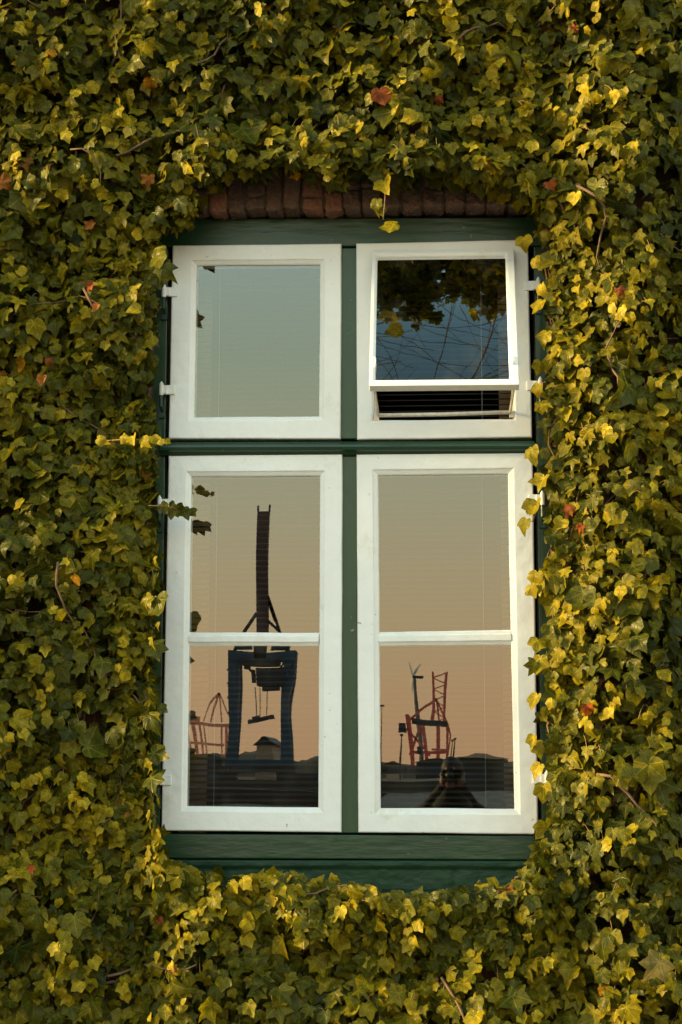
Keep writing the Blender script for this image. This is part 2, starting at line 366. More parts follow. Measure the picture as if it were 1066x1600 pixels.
red_crane('red harbour crane with raised lattice boom, mirrored in the lower right pane', [(642, 1130), (678, 1090), (678, 1090), (681, 1130), (640, 1140), (670, 1180), (660, 1130), (642, 1180), (672, 1170), (698, 1172), (678, 1092), (702, 1150), (702, 1150), (700, 1200)],
          ((648, 1127), (694, 1131)), [((643, 1117), (645, 1200)), ((661, 1128), (666, 1200)), ((679, 1132), (680, 1196)), ((694, 1130), (700, 1196))], ((681, 1130), (686, 1048), 10), 1500,
          extra=[('machinery_house', M_darks, (628, 1139), (640, 1139), 8), ('operator_cab', M_darks, (652, 1172), (658, 1172), 6), ('portal_beam', M_red, (642, 1175), (700, 1175), 2.4)])
red_crane('red harbour crane with pointed mast and level girder, mirrored at left of lower left pane', [(341, 1085), (332, 1128), (341, 1085), (360, 1125), (341, 1085), (318, 1128), (341, 1085), (347, 1128)],
          ((262, 1129), (366, 1133)), [((300, 1132), (303, 1196)), ((312, 1132), (316, 1196)), ((347, 1132), (351, 1196)), ((357, 1132), (354, 1196))], None, 1450,
          extra=[('machinery_house', M_palered, (296, 1124), (312, 1126), 6), ('portal_beam', M_palered, (300, 1160), (352, 1162), 2)])
def turbine():
    D = 1750; q = lambda u, v: RF(u, v, D)
    e = empty('wind_turbine', q(656, 1212), 'wind turbine standing behind the red crane, mirrored in the lower right pane', 'wind turbine')
    bm = bmesh.new(); tube(bm, [q(658, 1212), q(655, 1058)], [2.4, 1.6], 10); from_bm('tower', bm, M_grey, e)
    bm = bmesh.new(); bar(bm, q(651, 1056), q(664, 1057), 2.6); from_bm('nacelle', bm, M_darks, e)
    for b in ((642, 1032), (662, 1036), (650, 1083)):
        bm = bmesh.new(); tube(bm, [q(652, 1056), q(652, 1056).lerp(q(*b), .4), q(*b)], [1.0, 1.4, .3], 6); from_bm('blade', bm, M_turb, e)
turbine()
# masts and sheds of the terminal
for i, (u, v) in enumerate(((595, 1103), (707, 1158), (711, 1156), (633, 1150))):
    D = 900; q = RF(u, v, D); e = empty('light_mast', (q.x, q.y, 0), ['tall light mast at the left edge of the lower right pane, in its mirrored harbour', 'thin light mast right of the red crane in the mirrored harbour', 'thinner light mast farthest right of the red crane in the mirrored harbour', 'light mast just left of the red crane in the mirrored harbour'][i], 'light mast', 'light masts of the harbour')
    bm = bmesh.new(); tube(bm, [(q.x, q.y, 0), (q.x, q.y, q.z)], [.5, .3], 6); from_bm('mast', bm, M_darks, e)
    bm = bmesh.new(); box(bm, (q.x, q.y, q.z), (4 if i == 0 else 1.6, 1, 1)); from_bm('lamp_head', bm, M_darks, e)
def shed(label, u0, u1, vt, D, m, roof=M_darks):
    a, b = RF(u0, vt, D), RF(u1, vt, D); h = a.z
    e = empty('warehouse', ((a.x+b.x)/2, -D, 0), label, 'building', 'buildings of the mirrored harbour')
    bm = bmesh.new(); box(bm, ((a.x+b.x)/2, -D-15, h*.4), (b.x-a.x, 30, h*.8)); from_bm('wall', bm, m, e)
    w = (b.x-a.x)/2+1.5; cx = (a.x+b.x)/2
    bm = bmesh.new(); f = [(cx-w, -D+1, h*.8), (cx-w*.2, -D+1, h), (cx+w*.2, -D+1, h), (cx+w, -D+1, h*.8)]
    hexa(bm, [Vector(p) for p in f], [Vector((p[0], -D-31, p[2])) for p in f]); from_bm('roof', bm, roof, e)
shed('pale shed with low dark roof between the legs of the mirrored blue crane', 401, 427, 1152, 660, M_house)
shed('long dark warehouse right of the mirrored red crane', 716, 790, 1178, 1400, M_hill, M_house)
shed('low reddish warehouse left of the mirrored red crane', 604, 634, 1188, 1300, M_house)
shed('broad dark shed behind the mirrored red crane', 650, 705, 1184, 1350, M_darks, M_hill)
shed('low dark shed left of the mirrored blue crane', 292, 350, 1176, 900, M_darks, M_hill)
# stacked containers along the quay
cols = [(M_maroon, 'maroon'), (M_darks, 'black'), (M_far, 'olive'), (M_grey, 'grey'), (M_blue, 'blue'), (M_hill, 'dark green')]
where = ['by the left harbour crane', 'under the blue crane', 'right of the blue crane', 'under the right red crane', 'right of the red crane']
cont = {}
for wi, ww in enumerate(where):
    us = [(292, 350), (350, 440), (445, 500), (592, 690), (715, 805)][wi]
    for ci, (m, mn) in enumerate(cols):
        k = (ci*2+wi) % 6; u = us[0]+(us[1]-us[0])*((k//2)+.5+random.uniform(-.2, .2))/3; p = RF(u, 1212, 618)
        if mn not in cont:
            bm = bmesh.new(); box(bm, (0, 0, 1.3), (12.2, 2.4, 2.6))
            for q_ in range(11): box(bm, (-5.5+q_*1.1, 1.22, 1.3), (.5, .08, 2.2))
            me = bpy.data.meshes.new('shipping_container'); bmesh.ops.recalc_face_normals(bm, faces=bm.faces); bm.to_mesh(me); bm.free(); me.materials.append(m); cont[mn] = me
        o = bpy.data.objects.new('shipping_container', cont[mn]); C.objects.link(o); o.location = (p.x, p.y, (k % 2)*2.6)
        tag(o, '%s %s container on the mirrored quay %s' % (['lower', 'upper'][k % 2], mn, ww), 'container', 'containers stacked on the mirrored quay')
# barge on the river
p = RF(395, 1240, 330); e = empty('barge', (p.x, -330, -4), 'long dark maroon barge on the river, mirrored at the bottom of the lower left pane', 'barge')
bm = bmesh.new()
f = [(-26, 3.4), (26, 2.6), (22, 0), (-23, 0)]
hexa(bm, [Vector((p.x+x, -330, -4.1+z)) for x, z in f], [Vector((p.x+x, -338, -4.1+z)) for x, z in f]); from_bm('hull', bm, M_hull, e)
bm = bmesh.new(); box(bm, (p.x-18, -334, .2), (8, 6, 2.4)); from_bm('wheelhouse', bm, M_darks, e)

# ------------------------------------------------------------ bare tree beside the house, mirrored in the tilted pane
def bare_tree(base, lean, seed, label, h0=7, r0=.2):
    rr = random.Random(seed)
    e = empty('bare_tree', base, label, 'tree')
    bt = bmesh.new(); bb = bmesh.new()
    def grow(p, d, L, r, lev):
        pts = [p]; rad = [r]; n = 7
        for i in range(n):
            d = (d+Vector((rr.uniform(-1, 1), rr.uniform(-1, 1), rr.uniform(-.5, .8)))*.16).normalized()
            p = p+d*L/n; pts.append(p); rad.append(max(r*(1-.62*(i+1)/n), .0022))
        tube(bt if lev == 0 else bb, pts, rad, 8 if lev < 2 else 4)
        if lev >= 5: return
        k = [4, 4, 4, 3, 3][lev]
        for j in range(k):
            t = (j+1.5)/(k+.5) if lev else .86+.14*j/(k-1)
            i = min(int(t*n), n); a = rr.uniform(0, 6.28)
            side = d.orthogonal().normalized(); side = Matrix.Rotation(a, 3, d) @ side
            nd = (d*.75+side*rr.uniform(.5, .95)+Vector(lean)*.35).normalized()
            nd.z = max(nd.z, .02)
            grow(pts[i], nd, (3.6 if lev == 0 else L*rr.uniform(.55, .75)), rad[i]*.62, lev+1)
    grow(Vector(base), Vector((lean[0]*.35, lean[1]*.35, 1)).normalized(), h0, r0, 0)
    from_bm('trunk', bt, M_tree, e, True); from_bm('branches', bb, M_tree, e, True)
bare_tree((-5.2, -4.2, 0), (1.0, .10, .05), 5, 'leafless tree reaching over from the left of the window, mirrored in the tilted vent pane', 7.6, .2)
bare_tree((5.6, -4.0, 0), (-1.0, .10, .05), 21, 'leafless tree reaching over from the right of the window, mirrored in the tilted vent pane', 7.8, .2)

# ------------------------------------------------------------ wall with the opening, lintel
FY = -.03     # face of the green frame
WY = -.12     # face of the brickwork
op = [P(235, 340, FY), P(858, 338, FY), P(862, 1424, FY), P(236, 1424, FY)]   # tl tr br bl
xl, xr = (op[0].x+op[3].x)/2, (op[1].x+op[2].x)/2; zt, zb = (op[0].z+op[1].z)/2, (op[2].z+op[3].z)/2
wall = empty('brick_wall', ((xl+xr)/2, .15, 0), 'red brick house wall showing above the window, nearly hidden by ivy', 'wall')
bm = bmesh.new()
LT = .235
def blk(x0, x1, y0, y1, z0, z1): box(bm, ((x0+x1)/2, (y0+y1)/2, (z0+z1)/2), (x1-x0, y1-y0, z1-z0))
blk(-6, xl, WY, .30, 0, 7); blk(xr, 6, WY, .30, 0, 7); blk(xl, xr, WY, .30, 0, zb-.002); blk(xl, xr, WY, .30, zt+LT, 7); blk(xl, xr, 0.02, .30, zt+.05, zt+LT)
from_bm('masonry', bm, M_wall, wall)
# lintel of bricks on edge
bmA, bmB, bmM = bmesh.new(), bmesh.new(), bmesh.new()
x = xl+.004; i = 0
while x < xr-.03:
    w = random.uniform(.056, .067); yy = WY+random.uniform(-.010, .010); z0 = zt+.004+random.uniform(-.005, .004)
    b_ = bmB if random.random() < .28 else bmA
    split = zt+random.uniform(.045, .085); w *= random.uniform(.92, 1.12)
    for (a, c) in (((z0, split-.002), (split+.003, zt+LT-.004)) if random.random() < .7 else ((z0, zt+LT-.004),)):
        ry = random.uniform(-.04, .04)
        box(b_, (x+w/2, (yy+.015)/2+random.uniform(-.004, .004), (a+c)/2), (w, .015-yy, c-a), Matrix.Rotation(ry, 3, 'Y'))
    x += w+random.uniform(.004, .009); i += 1
box(bmM, ((xl+xr)/2, -.045, zt+LT/2+.006), (xr-xl-.002, .125, LT-.016))
for b_, m, nm in ((bmA, M_brick, 'lintel'), (bmB, M_brickhot, 'lintel'), (bmM, M_mortar, 'mortar')):
    o = from_bm(nm, b_, m, wall)
    if nm == 'lintel':
        bevel(o, .009, 3)
        q_ = o.modifiers.new('rough', 'SUBSURF'); q_.subdivision_type = 'SIMPLE'; q_.levels = q_.render_levels = 3
        tx = bpy.data.textures.new('rough', 'CLOUDS'); tx.noise_scale = .03; q_ = o.modifiers.new('worn', 'DISPLACE'); q_.texture = tx; q_.strength = .018; q_.texture_coords = 'GLOBAL'; q_.mid_level = .5
        if m is M_brickhot: o['label'] = 'brighter orange bricks of the lintel'

# ------------------------------------------------------------ window
win = empty('window', ((xl+xr)/2, FY, zb), 'green framed window with four white casements set in the ivy covered wall', 'window')
def green(name, q, yf, yb, m=M_green, bv=.004):
    b_ = bmesh.new(); slab_px(b_, q, yf, yb); o = from_bm(name, b_, m, win); bevel(o, bv); return o
green('frame_head', [(236, 342), (858, 339), (858, 384), (236, 386)], FY, .06)
green('frame_jamb', [(236, 387), (263, 387), (250, 1302), (231, 1302)], FY, .058, M_greenv)
green('frame_jamb', [(834, 385), (858, 385), (864, 1305), (846, 1305)], FY, .058, M_greenv)
green('mullion', [(531, 387), (558, 387), (560, 686), (531, 686)], FY, .058, M_greenv)
green('mullion', [(531, 712), (559, 712), (561, 1302), (530, 1302)], FY, .058, M_greenv)
green('frame_rail', [(243, 1303), (864, 1306), (864, 1344), (243, 1341)], FY-.006, .06)
# transom with a weather moulding: profile swept across
a0, a1 = P(250, 700, -.06), P(836, 698, -.06)
prof = [(-.028, -.026), (-.046, -.023), (-.056, -.014), (-.068, -.010), (-.072, 0), (-.070, .010), (-.060, .013), (-.056, .020), (-.034, .026), (.05, .026), (.05, -.026)]
bm = bmesh.new(); rs = [[bm.verts.new((p.x, yy, p.z+zz)) for yy, zz in prof] for p in (a0, a0.lerp(a1, .33), a0.lerp(a1, .66), a1)]
for i in range(3):
    for j in range(len(prof)):
        k = (j+1) % len(prof); bm.faces.new((rs[i][j], rs[i][k], rs[i+1][k], rs[i+1][j]))
bm.faces.new(rs[0]); bm.faces.new(rs[-1][::-1])
o = from_bm('transom', bm, M_green, win); bevel(o, .002)
# sill: two courses of thickly painted masonry
bm = bmesh.new()
za, zc = P(550, 1344, FY).z, P(550, 1424, FY).z
nx, nz_ = 150, 26
gr = {}
for i in range(nx+1):
    for j in range(nz_+1):
        x = xl+.006+(xr-xl-.012)*i/nx; t = j/nz_; z = za-.001+(zc-za)*t
        n1 = noise.noise(Vector((x*7, z*18, 2)))*.003+noise.noise(Vector((x*30, z*45, 5)))*.0022+noise.noise(Vector((x*75, z*80, 9)))*.0012
        ledge = .010 if t < .13 else 0
        course = -.006 if abs(t-.62) < .03 else 0
        jx = (x-xl+(.13 if t > .62 else 0)) % .26; joint = -.004 if jx < .014 and t > .16 else 0
        gr[i, j] = bm.verts.new((x, FY-.012-ledge-course*1-joint-n1, z))
for i in range(nx):
    for j in range(nz_): bm.faces.new((gr[i, j], gr[i+1, j], gr[i+1, j+1], gr[i, j+1]))
bk = [bm.verts.new((gr[i, 0].co.x, .05, za)) for i in range(nx+1)]
for i in range(nx): bm.faces.new((gr[i, 0], bk[i], bk[i+1], gr[i+1, 0]))
from_bm('sill', bm, M_greenr, win, True)

def casement(outer, inners, yf, rail_px=None, rebate=None, thin_bead=.011):
    """outer quad, list of inner quads (picture points, tl tr br bl); stiles and rails as a mitred ring, plus a raised bead round each pane"""
    bm = bmesh.new()
    O = quad_px(outer, yf)
    if len(inners) == 2:
        big = [inners[0][0], inners[0][1], inners[1][2], inners[1][3]]
    else: big = inners[0]
    I = quad_px(big, yf)
    def grow(Q, d): # move corners outward by d
        sx = (-1, 1, 1, -1); sz = (1, 1, -1, -1)
        return [Vector((p.x+sx[i]*d, p.y, p.z+sz[i]*d)) for i, p in enumerate(Q)]
    def at(Q, y): return [Vector((p.x, y, p.z)) for p in Q]
    B = thin_bead
    loops = [at(O, .02), at(O, yf+.005), at(grow(O, -.0022), yf+.0012), at(grow(O, -.005), yf),
             at(grow(I, B+.008), yf), at(grow(I, B+.005), yf+.001), at(grow(I, B+.003), yf+.004), at(grow(I, B), yf+.0055), at(grow(I, .003), yf+.010), at(I, yf+.014), at(I, .012)]
    vs = [[bm.verts.new(p) for p in lp] for lp in loops]
    for a in range(len(vs)-1):
        for i in range(4):
            j = (i+1) % 4; bm.faces.new((vs[a][i], vs[a][j], vs[a+1][j], vs[a+1][i]))
    bmesh.ops.subdivide_edges(bm, edges=[e_ for e_ in bm.edges if e_.calc_length() > .12], cuts=7, use_grid_fill=True)
    for v in bm.verts:   # hand-planed, many times painted timber: nothing quite straight
        c = v.co; k = noise.noise(c*4+Vector((3, 1, 2)))*.0016+noise.noise(c*17)*.0007
        v.co.x += k; v.co.z += noise.noise(c*5+Vector((9, 9, 9)))*.0014; v.co.y += noise.noise(c*6+Vector((1, 5, 9)))*.0012
    ob = from_bm('casement', bm, M_white, win)
    if len(inners) == 2:
        b2 = bmesh.new()
        q1, q2 = inners[0], inners[1]
        tl, tr, br, bl = P(*q1[3], yf+.014), P(*q1[2], yf+.014), P(*q2[1], yf+.014), P(*q2[0], yf+.014)
        pr = []
        for (pa, pb) in ((tl, bl), (tr, br)):
            h = pa.z-pb.z; pts = [(.012, 0), (-.031, 0), (-.035, .004/h), (-.037, .25), (-.041, .32), (-.041, .70), (-.036, .82), (-.031, 1), (.012, 1)]
            pr.append([b2.verts.new((pa.x+(pb.x-pa.x)*t, y_, pa.z-h*t)) for y_, t in pts])
        n_ = len(pr[0])
        for j in range(n_): k = (j+1) % n_; b2.faces.new((pr[0][j], pr[1][j], pr[1][k], pr[0][k]))
        b2.faces.new(pr[0][::-1]); b2.faces.new(pr[1])
        bmesh.ops.subdivide_edges(b2, edges=[e_ for e_ in b2.edges if e_.calc_length() > .12], cuts=7, use_grid_fill=True)
        for v in b2.verts: v.co.z += noise.noise(v.co*9)*.0012; v.co.y += noise.noise(v.co*11)*.0008
        from_bm('glazing_bar', b2, M_whiteb, ob)
    return ob
def pane(q, y, parent, m, seed, amp=1.0, ext=.004, frame=None):
    Q = frame or quad_px(q, y)
    me = bpy.data.meshes.new('pane'); nu, nv = 40, 48; vs = []; fs = []
    tl, tr, br, bl = [Vector(p) for p in Q]
    cx = (tl+tr+br+bl)/4
    tl, tr, br, bl = [p+(p-cx).normalized()*ext for p in (tl, tr, br, bl)]
    nrm = (tr-tl).cross(bl-tl).normalized()
    for j in range(nv+1):
        for i in range(nu+1):
            p = tl.lerp(tr, i/nu).lerp(bl.lerp(br, i/nu), j/nv)
            w = noise.noise(Vector((p.x*7, p.z*3.2, seed)))*.00013+noise.noise(Vector((p.x*22, p.z*5, seed+5)))*.000022
            vs.append(p+nrm*w*amp)
    for j in range(nv):
        for i in range(nu):
            a = j*(nu+1)+i; fs.append((a, a+1, a+nu+2, a+nu+1))
    me.from_pydata(vs, [], fs); me.update()
    return link('pane', me, m, parent, True)
SY = -.048
A = [(269.6, 383), (533.4, 380.5), (532, 686), (263.4, 685.4)]; Ai = [[(306.8, 413), (500, 412), (498.4, 649.5), (302.8, 650.7)]]
B = [(556.5, 380), (825, 374), (831.8, 683.4), (558, 687)]; Bi = [[(585.5, 399), (802, 396), (802, 654), (584, 655.6)]]
Cc = [(263.4, 712.3), (535, 709.5), (533.4, 1300.7), (251.7, 1298)]
Ci = [[(298.7, 744), (500, 743), (498.7, 988.8), (295, 988)], [(295, 1009), (497.8, 1009), (497, 1262), (291.3, 1260)]]
Dd = [(557.4, 710), (832.4, 706), (841.6, 1303.8), (559.7, 1300.6)]
Di = [[(591, 742), (794, 739.4), (798, 984), (591, 987.6)], [(591, 1008.7), (799.5, 1007), (804.3, 1264), (594.4, 1262.6)]]
cA = casement(A, Ai, SY); cB = casement(B, Bi, SY, thin_bead=.002); cC = casement(Cc, Ci, SY); cD = casement(Dd, Di, SY, thin_bead=.013)
PY = SY+.020
pane(Ai[0], PY, cA, M_glass, 1, 1.0)
for i, q in enumerate(Ci): pane(q, PY, cC, M_glass, 2+i, .95 if i else .15)
for i, q in enumerate(Di): pane(q, PY, cD, M_glass, 5+i, .9)
cA['label'] = 'upper left casement with a single pane'; cB['label'] = 'upper right casement holding the open vent'
cC['label'] = 'lower left casement with two panes'; cD['label'] = 'lower right casement with two panes'

# vent sash hung from its top edge, pushed out at the foot
VT = math.radians(25.5)
t0, t1 = P(582, 397, SY-.004), P(803, 394, SY-.004); vw = (t1-t0).length; vh = P(584, 397, SY).z-P(584, 655, SY).z+.012
ux = (t1-t0).normalized(); un = Vector((0, -math.cos(VT), math.sin(VT))); ud = Vector((0, -math.sin(VT), -math.cos(VT)))
def V(a, b, c=0.0): return t0+ux*a+ud*b+un*c       # across, down the leaf, out of its face
def ringV(bm, outer, inner, lo, hi):
    O = [(outer[0], outer[1]), (outer[2], outer[1]), (outer[2], outer[3]), (outer[0], outer[3])]
    I = [(inner[0], inner[1]), (inner[2], inner[1]), (inner[2], inner[3]), (inner[0], inner[3])]
    b_ = .007; I2 = [(inner[0]-b_, inner[1]-b_), (inner[2]+b_, inner[1]-b_), (inner[2]+b_, inner[3]+b_), (inner[0]-b_, inner[3]+b_)]
    lp = [[bm.verts.new(V(*p, lo)) for p in O], [bm.verts.new(V(*p, hi)) for p in O], [bm.verts.new(V(*p, hi)) for p in I2], [bm.verts.new(V(*p, hi-.008)) for p in I], [bm.verts.new(V(*p, lo)) for p in I]]
    for a in range(5):
        b = (a+1) % 5
        for i in range(4): j = (i+1) % 4; bm.faces.new((lp[a][i], lp[a][j], lp[b][j], lp[b][i]))
bm = bmesh.new(); e1 = (.019, .026, vw-.031, vh-.030)
ringV(bm, (0, 0, vw, vh), e1, -.012, .020)
vent = from_bm('vent_sash', bm, M_white, win); bevel(vent, .0025); vent['label'] = 'small white vent sash tilted open at its foot'
pane(None, 0, vent, M_glass_vent, 9, 2.5, .003, [V(e1[0], e1[1], .004), V(e1[2], e1[1], .004), V(e1[2], e1[3], .004), V(e1[0], e1[3], .004)])
# stay: cross rod with side arms and small lugs
L0, L1 = P(591, 649, -.045), P(797, 644, -.045)
bm = bmesh.new(); tube(bm, [L0, L0.lerp(L1, .5)+Vector((0, 0, -.002)), L1], .007, 8); from_bm('stay_rod', bm, M_stay, win, True)
for s_, Lx, a in ((1, L0, .012), (-1, L1, vw-.012)):
    bm = bmesh.new(); tube(bm, [Lx, V(a+.004*s_, vh-.02, -.020), V(a, vh-.20, -.014)], .0055, 6)
    tube(bm, [Lx+Vector((-.010*s_, .012, -.018)), Lx+Vector((-.012*s_, .012, .09))], .0035, 6)
    box(bm, Lx+Vector((-.006*s_, .006, -.006)), (.018, .014, .024)); from_bm('stay_arm', bm, M_stay, win)
    bm = bmesh.new(); tube(bm, [V(a+.004*s_, vh-.075, .0), V(a+.007*s_, vh-.088, .024), V(a+.006*s_, vh-.115, .026), V(a+.003*s_, vh-.13, .0)], .0042, 6); from_bm('hook', bm, M_whiteb, vent, True)

# hinges
def hinge(u, v, side, par):
    b_ = bmesh.new(); p = P(u, v, SY-.006); s = side
    box(b_, (p.x+s*.016, SY-.0035, p.z), (.038, .007, .034)); o = from_bm('hinge', b_, M_white, par); bevel(o, .002)
    b_ = bmesh.new(); x = p.x-s*.012
    tube(b_, [(x, SY-.012, p.z-.021), (x, SY-.012, p.z+.021)], .0078, 12); tube(b_, [(x, SY-.012, p.z+.021), (x, SY-.012, p.z+.029)], [.006, .002], 10)
    box(b_, (p.x-s*.003, SY-.008, p.z), (.02, .012, .030)); from_bm('hinge_knuckle', b_, M_white, par)
    b_ = bmesh.new()
    tube(b_, [(x, SY-.012, p.z-.021), (x, SY-.012, p.z-.060), (x+s*.002, SY+.008, p.z-.075)], [.0065, .006, .005], 8)
    box(b_, (x, FY-.004, p.z-.075), (.02, .012, .045)); from_bm('pintle', b_, M_iron, win)
for u, v, s, par in ((262, 456, 1, cA), (258, 609, 1, cA), (255, 787, 1, cC), (252, 1219, 1, cC), (836, 446, -1, cB), (839, 602, -1, cB), (842, 780, -1, cD), (849, 1217, -1, cD)):
    hinge(u, v, s, par)

# ------------------------------------------------------------ room, blinds
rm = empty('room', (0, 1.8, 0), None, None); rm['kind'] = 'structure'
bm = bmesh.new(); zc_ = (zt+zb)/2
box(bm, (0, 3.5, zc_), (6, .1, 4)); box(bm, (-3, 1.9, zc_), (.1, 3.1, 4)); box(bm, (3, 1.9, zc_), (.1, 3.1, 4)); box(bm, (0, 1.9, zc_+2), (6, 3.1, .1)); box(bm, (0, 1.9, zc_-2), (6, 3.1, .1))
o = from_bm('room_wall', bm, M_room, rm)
bm = bmesh.new()
xa, xb = P(300, 900, .05).x, P(801, 900, .05).x
box(bm, (xa-.06+.045, .24, zc_), (.10, .02, zt-zb)); box(bm, (xb+.012, .24, zc_), (.09, .02, zt-zb))
from_bm('reveal_board', bm, M_board, win)
def blind(x0, x1, z0, z1, cords, label):
    e = empty('venetian_blind', ((x0+x1)/2, .10, z1), label, 'blind', 'venetian blinds behind the panes')
    bm = bmesh.new(); z = z1-.05; pit = .021
    while z > z0+.02:
        k = z1-z; tilt = math.radians(20 if k > .14 else 40)+random.uniform(-.03, .03)
        sag = random.uniform(-.0006, .0006)
        pit = .026 if k < .14 else .0205
        c, s = math.cos(tilt), math.sin(tilt); h = .0125; fs = []
        for x in (x0, (x0+x1)/2, x1):
            r = []
            for t in (-1, -.5, 0, .5, 1):
                yy = .10+t*h*c; zz = z+t*h*s+.0022*(1-t*t)+(sag if x == (x0+x1)/2 else 0); r.append(bm.verts.new((x, yy, zz)))
            fs.append(r)
        for a in range(2):
            for b in range(4): bm.faces.new((fs[a][b], fs[a+1][b], fs[a+1][b+1], fs[a][b+1]))
        z -= pit
    o = from_bm('slats', bm, M_blind, e, True)
    bm = bmesh.new(); box(bm, ((x0+x1)/2, .10, z1-.012), (x1-x0, .03, .03)); from_bm('head_rail', bm, M_blind, e)
    bm = bmesh.new(); box(bm, ((x0+x1)/2, .10, z0+.008), (x1-x0, .028, .014)); from_bm('bottom_rail', bm, M_blind, e)
    for cx in cords:
        bm = bmesh.new(); tube(bm, [(cx, .082, z0), (cx, .082, z1-.02)], .0011, 4); from_bm('cord', bm, M_cord, e)
zM = P(550, 699, .1).z
def zz(v): return P(550, v, .1).z
def xx(u, v): return P(u, v, .1).x
blind(xx(296, 530), xx(510, 530), zz(672), zz(398), [xx(344, 530)], 'brown slatted blind behind the upper left casement')
blind(xx(580, 530), xx(812, 530), zz(672), zz(390), [xx(752, 530)], 'brown slatted blind behind the open vent in the upper right casement')
blind(xx(285, 1000), xx(510, 1000), zz(1275), zz(728), [xx(338, 1000)], 'brown slatted blind behind the lower left casement')
blind(xx(582, 1000), xx(814, 1000), zz(1275), zz(724), [xx(756, 1000)], 'brown slatted blind behind the lower right casement')

# ------------------------------------------------------------ ivy
def outline(half):
    a = [(math.radians(t), r) for t, r in half]; pts = [(-t, r) for t, r in a[1:-1]][::-1]+a
    return pts
TPL_SRC = [
    [(0, 1.0), (11, .76), (22, .60), (34, .68), (49, .84), (62, .64), (78, .50), (96, .60), (108, .62), (132, .42), (160, .27), (180, .12)],
    [(0, 1.0), (13, .82), (27, .66), (40, .70), (52, .74), (66, .62), (86, .50), (104, .50), (125, .42), (150, .32), (168, .22), (180, .12)],
    [(0, 1.0), (10, .85), (22, .70), (34, .66), (50, .74), (66, .64), (88, .52), (115, .48), (145, .36), (165, .24), (180, .13)],
    [(0, 1.0), (9, .78), (19, .52), (31, .58), (47, .82), (58, .62), (72, .42), (90, .52), (104, .60), (120, .42), (155, .24), (180, .12)],
    [(0, .95), (10, .82), (24, .68), (40, .70), (56, .76), (72, .66), (98, .56), (125, .50), (150, .38), (168, .26), (180, .14)],
]
RINGS = (.4, .75, 1.0)
TPL = []
for src in TPL_SRC:
    o_ = outline(src); n = len(o_); v = [(0.0, 0.0)]; f3 = []; f4 = []
    for k in RINGS: v += [(k*r*math.sin(t), k*r*math.cos(t)) for t, r in o_]
    for i in range(n):
        j = (i+1) % n; f3.append((0, 1+i, 1+j))
        for q_ in range(len(RINGS)-1): a_ = 1+n*q_; f4.append((a_+i, a_+n+i, a_+n+j, a_+j))
    TPL.append((np.array(v), np.array(f3), np.array(f4)))
class Leaves:
    def __init__(s): s.v = []; s.uv = []; s.col = []; s.f3 = []; s.f4 = []; s.n = 0
    def add(s, pos, nrm, tip, size, col, kind, R, rough=1.0):
        t, f3, f4 = TPL[kind]
        nrm = nrm.normalized(); tip = (tip-nrm*tip.dot(nrm)).normalized(); sd_ = tip.cross(nrm)
        x = t[:, 0]*R.uniform(.88, 1.15); y = t[:, 1]; r2 = x*x+y*y
        fold = R.uniform(-.15, .6)*rough; cup = R.uniform(-.15, .5)*rough; curl = R.uniform(-.5, 1.3)*rough; edge = R.uniform(-.25, .55)*rough; tw = R.uniform(-.3, .3)*rough; rip = R.uniform(.03, .11)*rough; ph = R.uniform(0, 6.28)
        h = fold*np.sqrt(x*x+.012)-cup*r2*.9+edge*r2*r2-curl*np.clip(y-.35, 0, None)**2+tw*x*y+rip*np.sin(np.arctan2(x, y)*5+ph)*np.sqrt(r2)
        xs = x+R.uniform(-.12, .12)*y*y
        w = np.outer(xs*size, sd_)+np.outer(y*size, tip)+np.outer(h*size, nrm)+np.array(pos)
        s.v.append(w); s.uv.append(t); c = np.empty((len(t), 4)); c[:, :3] = col; c[:, 3] = 1; s.col.append(c)
        s.f3.append(f3+s.n); s.f4.append(f4+s.n); s.n += len(t)
    def build(s, name, m, parent):
        v = np.concatenate(s.v); uv = np.concatenate(s.uv); col = np.concatenate(s.col); f3 = np.concatenate(s.f3); f4 = np.concatenate(s.f4)
        me = bpy.data.meshes.new(name); me.vertices.add(len(v)); me.vertices.foreach_set('co', v.ravel().astype(np.float32))
        li = np.concatenate((f3.ravel(), f4.ravel())); me.loops.add(len(li)); me.loops.foreach_set('vertex_index', li.astype(np.int32))
        st = np.concatenate((np.arange(len(f3))*3, len(f3)*3+np.arange(len(f4))*4)); me.polygons.add(len(st))
        me.polygons.foreach_set('loop_start', st.astype(np.int32))
        me.polygons.foreach_set('use_smooth', np.ones(len(st), dtype=bool))
        me.update(calc_edges=True)
        ul = me.uv_layers.new(name='leaf'); ul.data.foreach_set('uv', uv[li].ravel().astype(np.float32))
        ca = me.color_attributes.new('leafcol', 'FLOAT_COLOR', 'POINT'); ca.data.foreach_set('color', col.ravel().astype(np.float32))
        return link(name, me, m, parent)

